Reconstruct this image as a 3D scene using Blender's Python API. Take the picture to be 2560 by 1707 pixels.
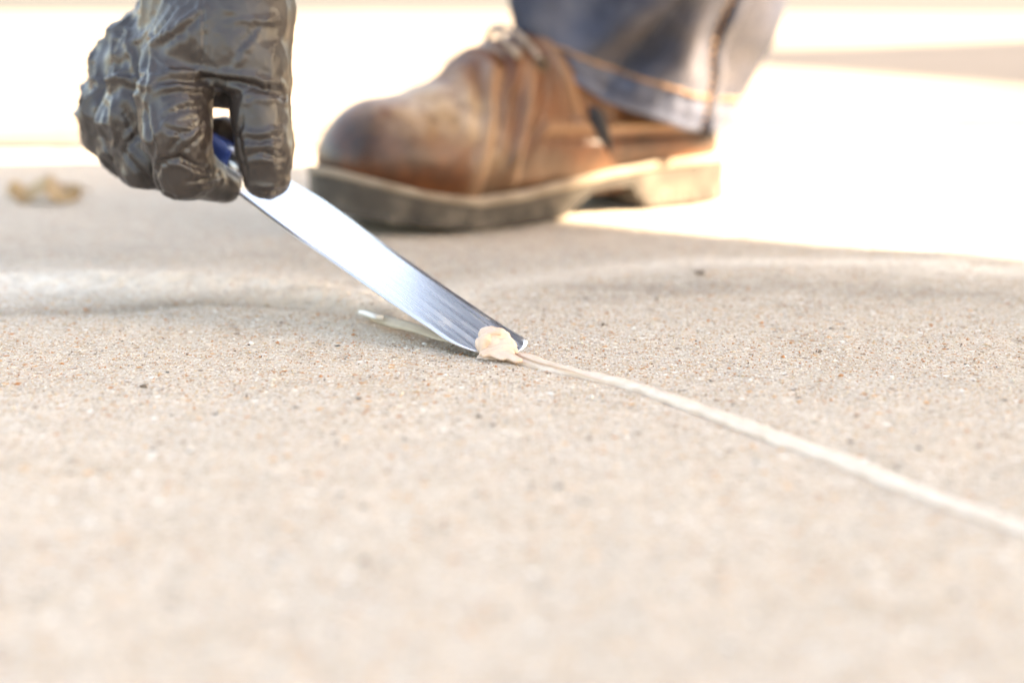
import bpy, bmesh, math, random
import numpy as np
from mathutils import Vector

random.seed(7); RNG = np.random.default_rng(7)
for o in list(bpy.data.objects): bpy.data.objects.remove(o)
SC = bpy.context.scene; COL = SC.collection

# ------------------------------------------------------------------ camera, sky, sun, exposure
LENS, SENS = 70.0, 36.0
H = 0.177
FPX = LENS / SENS * 2560
PITCH = math.atan(1003.5 / FPX)
cam_d = bpy.data.cameras.new('camera'); cam = bpy.data.objects.new('camera', cam_d); COL.objects.link(cam)
cam.location = (0, 0, H); cam.rotation_euler = (math.pi/2 - PITCH, 0, 0)
cam_d.lens, cam_d.sensor_width, cam_d.sensor_fit = LENS, SENS, 'HORIZONTAL'
cam_d.clip_start, cam_d.clip_end = 0.02, 500
cam_d.dof.use_dof = True; cam_d.dof.focus_distance = 0.862; cam_d.dof.aperture_fstop = 4.6
cam_d.dof.aperture_blades = 0
SC.camera = cam

SUN = Vector((1.384, -0.126, 1.0)).normalized()          # towards the sun
elev = math.asin(SUN.z); azim = math.atan2(SUN.x, SUN.y)
W = bpy.data.worlds.new('World'); SC.world = W; W.use_nodes = True
wn = W.node_tree.nodes; bg = wn['Background']
sky = wn.new('ShaderNodeTexSky'); sky.sky_type = 'NISHITA'; sky.sun_disc = False
sky.sun_elevation = elev; sky.sun_rotation = azim
sky.air_density = 1.0; sky.dust_density = 3.0; sky.ozone_density = 0.6; sky.altitude = 100
W.node_tree.links.new(sky.outputs[0], bg.inputs[0]); bg.inputs[1].default_value = 0.10
sl = bpy.data.lights.new('sun', 'SUN'); so = bpy.data.objects.new('sun', sl); COL.objects.link(so)
sl.energy = 4.6; sl.angle = math.radians(0.53); sl.color = (1.0, 0.94, 0.85)
so.rotation_euler = SUN.to_track_quat('Z', 'Y').to_euler()
vs = SC.view_settings
vs.view_transform = 'Standard'; vs.look = 'None'; vs.gamma = 1; vs.use_curve_mapping = False
vs.exposure = 3.42
try:
    vs.use_white_balance = True; vs.white_balance_temperature = 8600; vs.white_balance_tint = 11
except Exception: pass
SC.cycles.max_bounces = 8; SC.cycles.diffuse_bounces = 5
SC.cycles.use_denoising = True

# ------------------------------------------------------------------ geometry helpers
KS = H / 0.212
_c, _s = math.cos(PITCH), math.sin(PITCH)
def ray(px, py):
    x = (px-1280)/FPX; y = (853.5-py)/FPX
    return np.array([x, _c + y*_s, -_s + y*_c])
def gp(px, py, z=0.0):                     # the place on the ground seen at a photo pixel (measuring aid)
    r = ray(px, py); return np.array([0, 0, H]) + r*((z-H)/r[2])
def at(px, py, Y):                         # a place at a chosen distance Y in front of the lens
    r = ray(px, py); return np.array([0, 0, H]) + r*(Y*KS/r[1])
def proj(P):
    P = np.asarray(P, float) - np.array([0, 0, H])
    f = P[..., 1]*_c - P[..., 2]*_s; u = P[..., 1]*_s + P[..., 2]*_c
    return np.stack([1280 + FPX*P[..., 0]/f, 853.5 - FPX*u/f, f], -1)
def pxm(Y): return Y*KS/FPX                # metres per photo pixel at distance Y

def _hash(ix, iy, iz, seed):
    n = (ix.astype(np.int64)*374761393 + iy.astype(np.int64)*668265263 + iz.astype(np.int64)*2147483647 + seed*974711) & 0xFFFFFFFF
    n = ((n ^ (n >> 13))*1274126177) & 0xFFFFFFFF
    n = (n ^ (n >> 16)) & 0xFFFFFFFF
    return n.astype(np.float64)/4294967295.0
def vnoise(P, seed=0):                     # value noise 0..1 at points P (n,3)
    P = np.asarray(P, float); i = np.floor(P); f = P - i; f = f*f*(3-2*f); i = i.astype(np.int64)
    r = 0
    for dx in (0, 1):
        for dy in (0, 1):
            for dz in (0, 1):
                w = (f[:, 0] if dx else 1-f[:, 0])*(f[:, 1] if dy else 1-f[:, 1])*(f[:, 2] if dz else 1-f[:, 2])
                r = r + w*_hash(i[:, 0]+dx, i[:, 1]+dy, i[:, 2]+dz, seed)
    return r
def fbm(P, oct=4, seed=0):
    P = np.asarray(P, float); a, s, t = 1.0, 0.0, 0.0
    for k in range(oct):
        s = s + a*vnoise(P*(2.03**k)+k*17.3, seed+k); t += a; a *= .5
    return s/t

def mesh_obj(name, V, Fc, mat, parent=None, smooth=True, loc=None):
    me = bpy.data.meshes.new(name)
    V = np.asarray(V, float)
    if loc is not None: V = V - np.asarray(loc, float)
    if isinstance(Fc, np.ndarray) and Fc.ndim == 2:
        k = Fc.shape[1]; n = len(Fc)
        me.vertices.add(len(V)); me.vertices.foreach_set('co', V.astype(np.float32).ravel())
        me.loops.add(n*k); me.loops.foreach_set('vertex_index', Fc.astype(np.int32).ravel())
        me.polygons.add(n); me.polygons.foreach_set('loop_start', np.arange(0, n*k, k, dtype=np.int32))
        me.polygons.foreach_set('loop_total', np.full(n, k, dtype=np.int32))
        me.update(calc_edges=True); me.validate()
    else:
        me.from_pydata([tuple(v) for v in V], [], [tuple(f) for f in Fc])
        bm = bmesh.new(); bm.from_mesh(me); bmesh.ops.recalc_face_normals(bm, faces=bm.faces); bm.to_mesh(me); bm.free(); me.update()
    if smooth: me.polygons.foreach_set('use_smooth', np.ones(len(me.polygons), dtype=bool))
    for m in (mat if isinstance(mat, (list, tuple)) else [mat]): me.materials.append(m)
    o = bpy.data.objects.new(name, me); COL.objects.link(o)
    if loc is not None: o.location = tuple(loc)
    if parent is not None:
        o.parent = parent
        if loc is None: o.location = tuple(-_wloc(parent))
    return o
def _wloc(o):
    v = np.zeros(3)
    while o is not None:
        v = v + np.array(o.location); o = o.parent
    return v
def empty(name, loc, label=None, cat=None):
    o = bpy.data.objects.new(name, None); COL.objects.link(o); o.location = tuple(loc); o.empty_display_size = .05
    if label: o['label'] = label; o['category'] = cat
    return o
def tag(o, label, cat, group=None):
    o['label'] = label; o['category'] = cat
    if group: o['group'] = group
    return o
def structure(o): o['kind'] = 'structure'; return o

# --- signed distance modelling: round cones melted together, skinned with surface nets
class Field:
    def __init__(s, lo, hi, h):
        s.lo = np.array(lo, float); s.h = h
        s.n = np.ceil((np.array(hi)-s.lo)/h).astype(int)+1
        s.ax = [s.lo[k]+h*np.arange(s.n[k]) for k in range(3)]
        s.V = np.full(tuple(s.n), 1.0, np.float32)
    def _win(s, lo, hi):
        a = np.clip(np.floor((lo-s.lo)/s.h).astype(int), 0, s.n-1); b = np.clip(np.ceil((hi-s.lo)/s.h).astype(int)+1, 1, s.n)
        sl = tuple(slice(a[k], b[k]) for k in range(3))
        X = s.ax[0][sl[0]][:, None, None]; Y = s.ax[1][sl[1]][None, :, None]; Z = s.ax[2][sl[2]][None, None, :]
        return sl, X, Y, Z
    def _put(s, sl, d, k, sub=False):
        c = s.V[sl]
        if sub: d = -d; h = np.clip(.5 - .5*(c-d)/k, 0, 1); s.V[sl] = c*(1-h)+d*h + k*h*(1-h)
        else: h = np.clip(.5+.5*(c-d)/k, 0, 1); s.V[sl] = c*(1-h)+d*h - k*h*(1-h)
    def cone(s, a, b, ra, rb, k=.005, sub=False, flat=None):
        a = np.array(a, float); b = np.array(b, float); m = max(ra, rb)*1.5+3*k+4*s.h
        sl, X, Y, Z = s._win(np.minimum(a, b)-m, np.maximum(a, b)+m)
        if 0 in [q.stop-q.start for q in sl]: return
        d = b-a; L = max(d@d, 1e-12)
        t = np.clip(((X-a[0])*d[0]+(Y-a[1])*d[1]+(Z-a[2])*d[2])/L, 0, 1)
        qx, qy, qz = X-a[0]-t*d[0], Y-a[1]-t*d[1], Z-a[2]-t*d[2]
        if flat is not None:
            f = np.array(flat[0], float); f /= np.linalg.norm(f); e = (1/flat[1]-1)
            w = qx*f[0]+qy*f[1]+qz*f[2]; qx, qy, qz = qx+e*w*f[0], qy+e*w*f[1], qz+e*w*f[2]
        dist = np.sqrt(qx*qx+qy*qy+qz*qz) - (ra+(rb-ra)*t)
        s._put(sl, dist.astype(np.float32), k, sub)
    def ball(s, c, r, k=.005, sub=False): s.cone(c, np.array(c)+1e-5, r, r, k, sub)
    def chain(s, pts, rs, k=.005, flat=None):
        for i in range(len(pts)-1): s.cone(pts[i], pts[i+1], rs[i], rs[i+1], k, flat=flat)
    def cut(s, normal, d):                # remove everything where normal.p > d
        X = s.ax[0][:, None, None]; Y = s.ax[1][None, :, None]; Z = s.ax[2][None, None, :]
        n = np.array(normal, float); n /= np.linalg.norm(n)
        s.V = np.maximum(s.V, (X*n[0]+Y*n[1]+Z*n[2]-d).astype(np.float32))
    def mesh(s):
        V = s.V; n = s.n; ins = V < 0
        c8 = [ins[i:n[0]-1+i, j:n[1]-1+j, k:n[2]-1+k] for i in (0, 1) for j in (0, 1) for k in (0, 1)]
        tot = sum(c.astype(np.int8) for c in c8)
        act = (tot > 0) & (tot < 8)
        idx = np.full(act.shape, -1, np.int64); cells = np.argwhere(act); idx[act] = np.arange(len(cells))
        acc = np.zeros((len(cells), 3)); cnt = np.zeros(len(cells))
        cor = [(i, j, k) for i in (0, 1) for j in (0, 1) for k in (0, 1)]
        vals = [V[cells[:, 0]+i, cells[:, 1]+j, cells[:, 2]+k].astype(float) for i, j, k in cor]
        for p in range(8):
            for q in range(p+1, 8):
                df = np.abs(np.array(cor[p])-np.array(cor[q]))
                if df.sum() != 1: continue
                m = (vals[p] < 0) != (vals[q] < 0)
                t = np.where(m, vals[p]/np.where(m, vals[p]-vals[q], 1), 0)
                pt = np.array(cor[p])[None]+t[:, None]*(np.array(cor[q])-np.array(cor[p]))[None]
                acc += pt*m[:, None]; cnt += m
        P = s.lo + s.h*(cells + acc/cnt[:, None])
        Q = []
        for ax in range(3):
            o1, o2 = [(1, 2), (2, 0), (0, 1)][ax]
            a = np.take(ins, range(0, n[ax]-1), ax); b = np.take(ins, range(1, n[ax]), ax)
            e = np.argwhere(a != b)
            ok = (e[:, o1] > 0) & (e[:, o2] > 0) & (e[:, o1] < n[o1]-1) & (e[:, o2] < n[o2]-1); e = e[ok]
            def cell(d1, d2):
                c = e.copy(); c[:, o1] -= d1; c[:, o2] -= d2; return idx[c[:, 0], c[:, 1], c[:, 2]]
            q = np.stack([cell(1, 1), cell(0, 1), cell(0, 0), cell(1, 0)], 1)
            fl = ~a[e[:, 0], e[:, 1], e[:, 2]]
            q[fl] = q[fl][:, ::-1]; Q.append(q)
        return P, np.concatenate(Q)
def smooth(P, Q, it=3, lam=.5):
    for _ in range(it):
        S = np.zeros_like(P); N = np.zeros(len(P))
        for i in range(4):
            for j in (1, 3):
                np.add.at(S, Q[:, i], P[Q[:, (i+j) % 4]]); np.add.at(N, Q[:, i], 1)
        P = P*(1-lam)+lam*S/N[:, None]
    return P
def normals(P, Q):
    n = np.cross(P[Q[:, 2]]-P[Q[:, 0]], P[Q[:, 3]]-P[Q[:, 1]]); N = np.zeros_like(P)
    for i in range(4): np.add.at(N, Q[:, i], n)
    return N/np.maximum(np.linalg.norm(N, axis=1), 1e-12)[:, None]
def densify(pts, step):
    pts = np.asarray(pts, float); out = [pts[0]]
    for a, b in zip(pts[:-1], pts[1:]):
        m = max(1, int(np.linalg.norm(b-a)/step))
        out += [a+(b-a)*(i+1)/m for i in range(m)]
    return np.array(out)
def spline(pts, n):                        # Catmull-Rom through pts
    p = np.asarray(pts, float); p = np.vstack([2*p[0]-p[1], p, 2*p[-1]-p[-2]])
    seg = np.linspace(0, len(p)-3-1e-9, n); i = seg.astype(int); t = (seg-i)[:, None]
    a, b, c, d = p[i], p[i+1], p[i+2], p[i+3]
    return .5*(2*b+(c-a)*t+(2*a-5*b+4*c-d)*t*t+(3*b-a-3*c+d)*t**3)
def tube(pts, rad, seg=10, caps=True):
    pts = np.asarray(pts, float); n = len(pts); rad = np.broadcast_to(rad, (n,))
    T = np.gradient(pts, axis=0); T /= np.linalg.norm(T, axis=1)[:, None]
    u = np.cross(T[0], [0, 0, 1.0]);
    if np.linalg.norm(u) < 1e-3: u = np.array([1.0, 0, 0])
    V = []
    for i in range(n):
        u = u - T[i]*(u@T[i]); u /= np.linalg.norm(u); w = np.cross(T[i], u)
        for k in range(seg):
            a = 2*math.pi*k/seg; V.append(pts[i]+rad[i]*(math.cos(a)*u+math.sin(a)*w))
    Fc = [(i*seg+k, i*seg+(k+1) % seg, (i+1)*seg+(k+1) % seg, (i+1)*seg+k) for i in range(n-1) for k in range(seg)]
    if caps: Fc += [tuple(range(seg))[::-1], tuple(range((n-1)*seg, n*seg))]
    return np.array(V), Fc
def join(parts):
    V, Fc, k = [], [], 0
    for v, f in parts:
        V.append(np.asarray(v)); Fc += [tuple(int(i)+k for i in q) for q in f]; k += len(v)
    return np.vstack(V), Fc
def box(c, s, R=None):
    v = np.array([(x, y, z) for x in (-.5, .5) for y in (-.5, .5) for z in (-.5, .5)])*np.array(s)
    if R is not None: v = v@np.array(R).T
    return v+np.array(c), [(0, 1, 3, 2), (4, 6, 7, 5), (0, 4, 5, 1), (2, 3, 7, 6), (0, 2, 6, 4), (1, 5, 7, 3)]

def attr(o, name, vals):
    a = o.data.attributes.new(name, 'FLOAT', 'POINT'); a.data.foreach_set('value', np.asarray(vals, np.float32))

# ------------------------------------------------------------------ materials
class M:
    def __init__(s, name, rough=.6, spec=.5, metal=0.0, coord='Object'):
        s.m = bpy.data.materials.new(name); s.m.use_nodes = True; s.t = s.m.node_tree
        s.b = s.t.nodes['Principled BSDF']
        s.b.inputs['Roughness'].default_value = rough; s.b.inputs['Metallic'].default_value = metal
        s.b.inputs['Specular IOR Level'].default_value = spec
        s.co = s.t.nodes.new('ShaderNodeTexCoord').outputs[coord]
    def link(s, a, b): s.t.links.new(a, b)
    def node(s, typ, **kw):
        n = s.t.nodes.new(typ)
        for k, v in kw.items():
            if k in n.inputs: n.inputs[k].default_value = v
            else: setattr(n, k, v)
        return n
    def map(s, scale=(1, 1, 1), rot=(0, 0, 0), loc=(0, 0, 0)):
        n = s.node('ShaderNodeMapping'); n.inputs['Scale'].default_value = scale; n.inputs['Rotation'].default_value = rot; n.inputs['Location'].default_value = loc
        s.link(s.co, n.inputs[0]); return n.outputs[0]
    def noise(s, scale, detail=4, rough=.55, co=None, dist=0):
        n = s.node('ShaderNodeTexNoise'); n.inputs['Scale'].default_value = scale; n.inputs['Detail'].default_value = detail
        n.inputs['Roughness'].default_value = rough; n.inputs['Distortion'].default_value = dist
        s.link(co if co is not None else s.co, n.inputs['Vector']); return n.outputs[0]
    def vor(s, scale, co=None, feat='F1', rnd=1.0):
        n = s.node('ShaderNodeTexVoronoi'); n.feature = feat; n.inputs['Scale'].default_value = scale; n.inputs['Randomness'].default_value = rnd
        s.link(co if co is not None else s.co, n.inputs['Vector']); return n
    def ramp(s, fac, stops, interp='LINEAR'):
        n = s.node('ShaderNodeValToRGB'); n.color_ramp.interpolation = interp; e = n.color_ramp.elements
        while len(e) < len(stops): e.new(.5)
        for q, (p, c) in zip(e, stops):
            q.position = p; q.color = (c, c, c, 1) if isinstance(c, (int, float)) else (*c, 1)
        s.link(fac, n.inputs[0]); return n.outputs[0]
    def mix(s, fac, a, b, mode='MIX'):
        n = s.node('ShaderNodeMix'); n.data_type = 'RGBA'; n.blend_type = mode
        for sock, v in ((n.inputs[0], fac), (n.inputs[6], a), (n.inputs[7], b)):
            if hasattr(v, 'is_linked'): s.link(v, sock)
            elif isinstance(v, (int, float)): sock.default_value = v if sock.type == 'VALUE' else (v, v, v, 1)
            else: sock.default_value = (*v, 1)
        return n.outputs[2]
    def math(s, op, a, b=0.0):
        n = s.node('ShaderNodeMath'); n.operation = op
        for sock, v in ((n.inputs[0], a), (n.inputs[1], b)):
            if hasattr(v, 'is_linked'): s.link(v, sock)
            else: sock.default_value = v
        return n.outputs[0]
    def color(s, c):
        if hasattr(c, 'is_linked'): s.link(c, s.b.inputs['Base Color'])
        else: s.b.inputs['Base Color'].default_value = (*c, 1)
        return s
    def rough(s, c): s.link(c, s.b.inputs['Roughness']); return s
    def bump(s, h, strength=.5, dist=.001):
        n = s.node('ShaderNodeBump'); n.inputs['Strength'].default_value = strength; n.inputs['Distance'].default_value = dist
        s.link(h, n.inputs['Height'])
        old = s.b.inputs['Normal'].links
        if old: s.link(old[0].from_socket, n.inputs['Normal'])
        s.link(n.outputs[0], s.b.inputs['Normal']); return s

def concrete_material(name, fine=True):
    m = M(name, rough=.9, spec=.25)
    big = m.noise(7, 5, .6); mid = m.noise(60, 5, .6)
    base = m.ramp(mid, [(.3, (.42, .34, .262)), (.55, (.53, .44, .352)), (.75, (.61, .525, .435))])
    base = m.mix(m.ramp(big, [(.4, 0.0), (.65, .8)]), base, (.475, .405, .335))
    base = m.mix(m.math('MULTIPLY', m.ramp(m.noise(17, 6, .7), [(.52, 0.0), (.70, .55)]), 1.0), base, (.40, .32, .24))
    if fine:
        def grains(scale, seedloc):
            co = m.map(loc=seedloc); v = m.vor(scale, co)
            sep = m.node('ShaderNodeSeparateColor'); m.link(v.outputs['Color'], sep.inputs[0])
            return v, sep
        v1, c1 = grains(640, (0, 0, 0))
        col1 = m.ramp(c1.outputs[0], [(0, (.30, .25, .20)), (.13, (.46, .38, .30)), (.30, (.62, .56, .47)), (.5, (.52, .43, .32)), (.66, (.70, .63, .54)),
                                      (.80, (.50, .33, .18)), (.90, (.45, .22, .09)), (.955, (.17, .11, .07)), (.985, (.07, .06, .055))], 'CONSTANT')
        base = m.mix(m.math('MULTIPLY', m.ramp(v1.outputs['Distance'], [(.35, 1.0), (.62, 0.0)]), .76), base, col1)
        v2, c2 = grains(225, (3.1, 1.7, .3))
        pick = m.math('GREATER_THAN', c2.outputs[0], .76)
        inside = m.ramp(v2.outputs['Distance'], [(.26, 1.0), (.36, 0.0)])
        col2 = m.ramp(c2.outputs[1], [(0, (.55, .30, .13)), (.22, (.66, .56, .44)), (.45, (.42, .20, .09)), (.6, (.74, .70, .63)), (.78, (.24, .17, .12)), (.92, (.08, .075, .07))], 'CONSTANT')
        base = m.mix(m.math('MULTIPLY', pick, inside), base, col2)
        hgt = m.math('ADD', m.math('MULTIPLY', v1.outputs['Distance'], -.8), m.math('MULTIPLY', m.noise(500, 3, .6), .8))
        m.bump(hgt, .9, .0012)
        a = m.node('ShaderNodeAttribute'); a.attribute_name = 'sand'
        base = m.mix(m.math('MULTIPLY', a.outputs['Fac'], m.ramp(m.noise(130, 4), [(.3, .35), (.6, .85)])), base, (.82, .73, .615))
        a2 = m.node('ShaderNodeAttribute'); a2.attribute_name = 'bare'
        base = m.mix(m.math('MULTIPLY', a2.outputs['Fac'], .55), base, m.mix(.5, (.30, .265, .225), base, 'MULTIPLY'))
    if not fine:
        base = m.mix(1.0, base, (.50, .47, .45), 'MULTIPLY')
        st = m.ramp(m.noise(1.0, 4, .6, m.map((.75, 2.1, 1), loc=(.3, .85, 0))), [(.50, 0.0), (.66, .88)])  # dark patches painted in to break the sunlit white into soft dapples
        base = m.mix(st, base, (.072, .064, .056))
    m.color(base)
    return m
CONC = concrete_material('concrete_sand_finish')
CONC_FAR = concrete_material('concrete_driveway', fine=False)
asph = M('asphalt', rough=.9, spec=.2); asph.color(asph.ramp(asph.noise(40, 5), [(.3, (.034, .033, .032)), (.7, (.058, .056, .053))]))
soil = M('soil', rough=.95); soil.color(soil.ramp(soil.noise(20, 5), [(.3, (.14, .10, .06)), (.7, (.24, .18, .12))]))

# nitrile glove
GLOVE = M('black_nitrile', rough=.42, spec=.55)
GLOVE.color(GLOVE.ramp(GLOVE.noise(70, 4), [(.3, (.022, .0165, .0145)), (.7, (.036, .0275, .024))]))
GLOVE.rough(GLOVE.ramp(GLOVE.noise(45, 3), [(.3, .31), (.7, .45)]))
GLOVE.bump(GLOVE.noise(900, 2), .12, .0003)

# brushed steel
STEEL = M('brushed_steel', rough=.25, metal=1.0, coord='UV')
_st = STEEL.noise(1, 4, .7, STEEL.map((14, 700, 1)))
_sc = STEEL.ramp(_st, [(.25, (.72, .72, .73)), (.75, (.86, .86, .87))])
_sx = STEEL.node('ShaderNodeSeparateXYZ'); STEEL.link(STEEL.co, _sx.inputs[0])
_near = STEEL.ramp(_sx.outputs[0], [(.004, 1.0), (.055, 0.0)])
_film = STEEL.math('MULTIPLY', _near, STEEL.ramp(STEEL.noise(1, 5, .65, STEEL.map((45, 150, 1))), [(.52, 0.0), (.68, .55)]))
STEEL.color(STEEL.mix(_film, _sc, (.66, .58, .48)))
STEEL.link(STEEL.math('SUBTRACT', 1.0, STEEL.math('MULTIPLY', _film, .9)), STEEL.b.inputs['Metallic'])
STEEL.rough(STEEL.ramp(STEEL.noise(1, 3, .6, STEEL.map((6, 260, 1))), [(.3, .20), (.72, .36)]))
STEEL.bump(_st, .10, .0002)
STEEL.b.inputs['Anisotropic'].default_value = .4
EDGE = M('dull_steel', rough=.4, metal=1.0); EDGE.color((.5, .48, .46))
HANDLE = M('blue_plastic', rough=.35); HANDLE.color(HANDLE.ramp(HANDLE.noise(80, 2), [(.3, (.02, .05, .22)), (.7, (.035, .075, .30))]))

SEAL = M('cream_sealant', rough=.38, spec=.45)
SEAL.color(SEAL.ramp(SEAL.noise(140, 4), [(.3, (.56, .40, .295)), (.7, (.66, .495, .38))]))
SEAL.b.inputs['Subsurface Weight'].default_value = .04; SEAL.b.inputs['Subsurface Radius'].default_value = (.003, .002, .0012); SEAL.b.inputs['Subsurface Scale'].default_value = 1.0
SEAL.bump(SEAL.noise(700, 3), .12, .0004)
_a = SEAL.node('ShaderNodeAttribute'); _a.attribute_name = 'dust'
_base = SEAL.b.inputs['Base Color'].links[0].from_socket
SEAL.color(SEAL.mix(_a.outputs['Fac'], _base, SEAL.ramp(SEAL.noise(150, 5, .65), [(.3, (.60, .465, .36)), (.6, (.70, .56, .445)), (.8, (.76, .63, .51))])))
STRIP = M('pale_strip', rough=.6, spec=.35); STRIP.color(STRIP.ramp(STRIP.noise(60, 3), [(.3, (.40, .335, .255)), (.7, (.52, .445, .345))]))
STRIP_END = M('white_torn_film', rough=.3, spec=.5); STRIP_END.color((.80, .79, .77))

def leather_mat():
    m = M('scuffed_brown_leather', rough=.42, spec=.45)
    n1 = m.noise(28, 5, .6); n2 = m.noise(9, 4, .6)
    base = m.ramp(n1, [(.34, (.014, .006, .004)), (.5, (.040, .015, .007)), (.68, (.13, .046, .015))])
    base = m.mix(m.ramp(n2, [(.45, 0.0), (.68, .8)]), base, (.17, .072, .025))
    at_ = m.node('ShaderNodeAttribute'); at_.attribute_name = 'wear'
    wear = m.math('MULTIPLY', at_.outputs['Fac'], m.ramp(m.noise(75, 4, .7), [(.30, .15), (.55, 1.0)]))
    base = m.mix(wear, base, m.ramp(m.noise(50, 3), [(.3, (.38, .30, .18)), (.6, (.46, .42, .35))]))
    at2 = m.node('ShaderNodeAttribute'); at2.attribute_name = 'dust'
    base = m.mix(m.math('MULTIPLY', at2.outputs['Fac'], .8), base, (.30, .21, .14))
    base = m.mix(1.0, base, (.86, .68, .56), 'MULTIPLY')
    m.color(base); m.rough(m.ramp(n2, [(.3, .30), (.7, .52)])); m.bump(m.noise(160, 4), .3, .0012)
    return m
LEATHER = leather_mat()
SOLE = M('dusty_rubber', rough=.85, spec=.25)
_sn = SOLE.noise(38, 5, .6)
SOLE.color(SOLE.ramp(_sn, [(.30, (.036, .030, .025)), (.55, (.075, .062, .050)), (.75, (.17, .14, .11))])); SOLE.bump(SOLE.noise(200, 4), .4, .001)
WELT = M('dusty_welt', rough=.75, spec=.3); WELT.color(WELT.ramp(WELT.noise(45, 4), [(.3, (.19, .14, .10)), (.7, (.32, .26, .20))]))
LACE = M('brown_lace', rough=.8); LACE.color(LACE.ramp(LACE.noise(150, 2), [(.3, (.20, .155, .12)), (.7, (.34, .28, .23))]))
BRASS = M('dark_eyelet', rough=.4, metal=1); BRASS.color((.12, .10, .08))
DARK = M('dark_cord', rough=.8); DARK.color((.018, .014, .013))

def denim_mat():
    m = M('worn_denim', rough=.92, spec=.2)
    w = m.node('ShaderNodeTexWave'); w.wave_type = 'BANDS'; w.bands_direction = 'DIAGONAL'; w.inputs['Scale'].default_value = 420; w.inputs['Distortion'].default_value = 1.5
    m.link(m.co, w.inputs['Vector'])
    n1 = m.noise(21, 6, .68); n2 = m.noise(55, 4)
    c = m.ramp(n1, [(.37, (.006, .008, .017)), (.5, (.024, .028, .048)), (.62, (.075, .075, .092))])
    c = m.mix(m.ramp(m.noise(11, 4, .6), [(.45, 0.0), (.7, .75)]), c, (.075, .058, .048))
    a = m.node('ShaderNodeAttribute'); a.attribute_name = 'wear'
    c = m.mix(m.math('MULTIPLY', a.outputs['Fac'], .7), c, (.17, .19, .26))
    c = m.mix(m.math('MULTIPLY', w.outputs['Fac'], .35), c, (.10, .105, .125))
    m.color(c); m.bump(w.outputs['Fac'], .25, .0006); m.bump(n2, .3, .002)
    m.b.inputs['Sheen Weight'].default_value = 0.0
    return m
DENIM = denim_mat()
THREAD = M('orange_thread', rough=.7); THREAD.color(THREAD.ramp(THREAD.noise(90, 2), [(.3, (.20, .105, .055)), (.7, (.32, .19, .11))]))
LEAF = M('dry_leaf', rough=.6, spec=.35)
LEAF.color(LEAF.ramp(LEAF.noise(70, 5, .65), [(.30, (.17, .09, .03)), (.5, (.29, .18, .07)), (.70, (.40, .28, .14))]))
LEAF.b.inputs['Transmission Weight'].default_value = 0.0
SKIN = M('skin', rough=.55); SKIN.color(SKIN.ramp(SKIN.noise(40, 3), [(.3, (.40, .23, .16)), (.7, (.50, .30, .21))]))
HAIR = M('brown_hair', rough=.6); HAIR.color(HAIR.ramp(HAIR.noise(120, 3), [(.3, (.02, .012, .008)), (.7, (.06, .035, .02))]))
SHIRT = M('grey_shirt', rough=.9); SHIRT.color(SHIRT.ramp(SHIRT.noise(30, 4), [(.3, (.10, .10, .11)), (.7, (.16, .16, .17))]))
WOOD = M('painted_timber', rough=.6); WOOD.color(WOOD.ramp(WOOD.noise(12, 4, .6, WOOD.map((1, 1, 8))), [(.3, (.55, .53, .49)), (.7, (.66, .64, .60))]))
ROOFM = M('brown_roofing', rough=.9); ROOFM.color(ROOFM.ramp(ROOFM.noise(30, 4), [(.3, (.10, .075, .06)), (.7, (.17, .13, .11))]))

# ------------------------------------------------------------------ ground, slabs, road
ground = structure(mesh_obj('ground', [(-200, -200, -.12), (200, -200, -.12), (200, 300, -.12), (-200, 300, -.12)], [(0, 1, 2, 3)], soil.m, smooth=False))

# the crack that is being filled, as a line on the slab
CRACK = np.array([gp(*q)[:2] for q in [(3300, 1600), (2760, 1412), (2560, 1334), (2330, 1248), (2080, 1148), (1850, 1062), (1650, 988), (1560, 958), (1400, 924), (1300, 898),
                                        (1215, 884), (1140, 862), (1050, 830), (960, 802), (895, 785), (820, 768), (700, 755), (520, 752), (300, 765), (60, 774), (-300, 790)]])
CR = spline(CRACK, 420)
def crack_dist(x, y):
    P = np.stack([x, y], -1); best = np.full(len(P), 9.0); tt = np.zeros(len(P)); sd = np.zeros(len(P))
    near = (x > -.6) & (x < .6) & (y > .3) & (y < 1.3); Q = P[near]
    b = np.full(len(Q), 9.0); t = np.zeros(len(Q)); g = np.zeros(len(Q))
    for i in range(0, len(CR)-1, 3):
        a = CR[i]; j = min(i+3, len(CR)-1); d = CR[j]-a; L = d@d
        u = np.clip(((Q-a)@d)/L, 0, 1); r = Q-a-u[:, None]*d; dd = np.sqrt((r*r).sum(1)); k = dd < b
        b[k] = dd[k]; t[k] = (i+u[k]*3)/(len(CR)-1); g[k] = np.sign(d[0]*r[k, 1]-d[1]*r[k, 0])
    best[near] = b; tt[near] = t; sd[near] = g
    return best, tt, sd
TIP_T = np.argmin(np.linalg.norm(CR-gp(1222, 886)[:2], axis=1))/(len(CR)-1)

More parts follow.
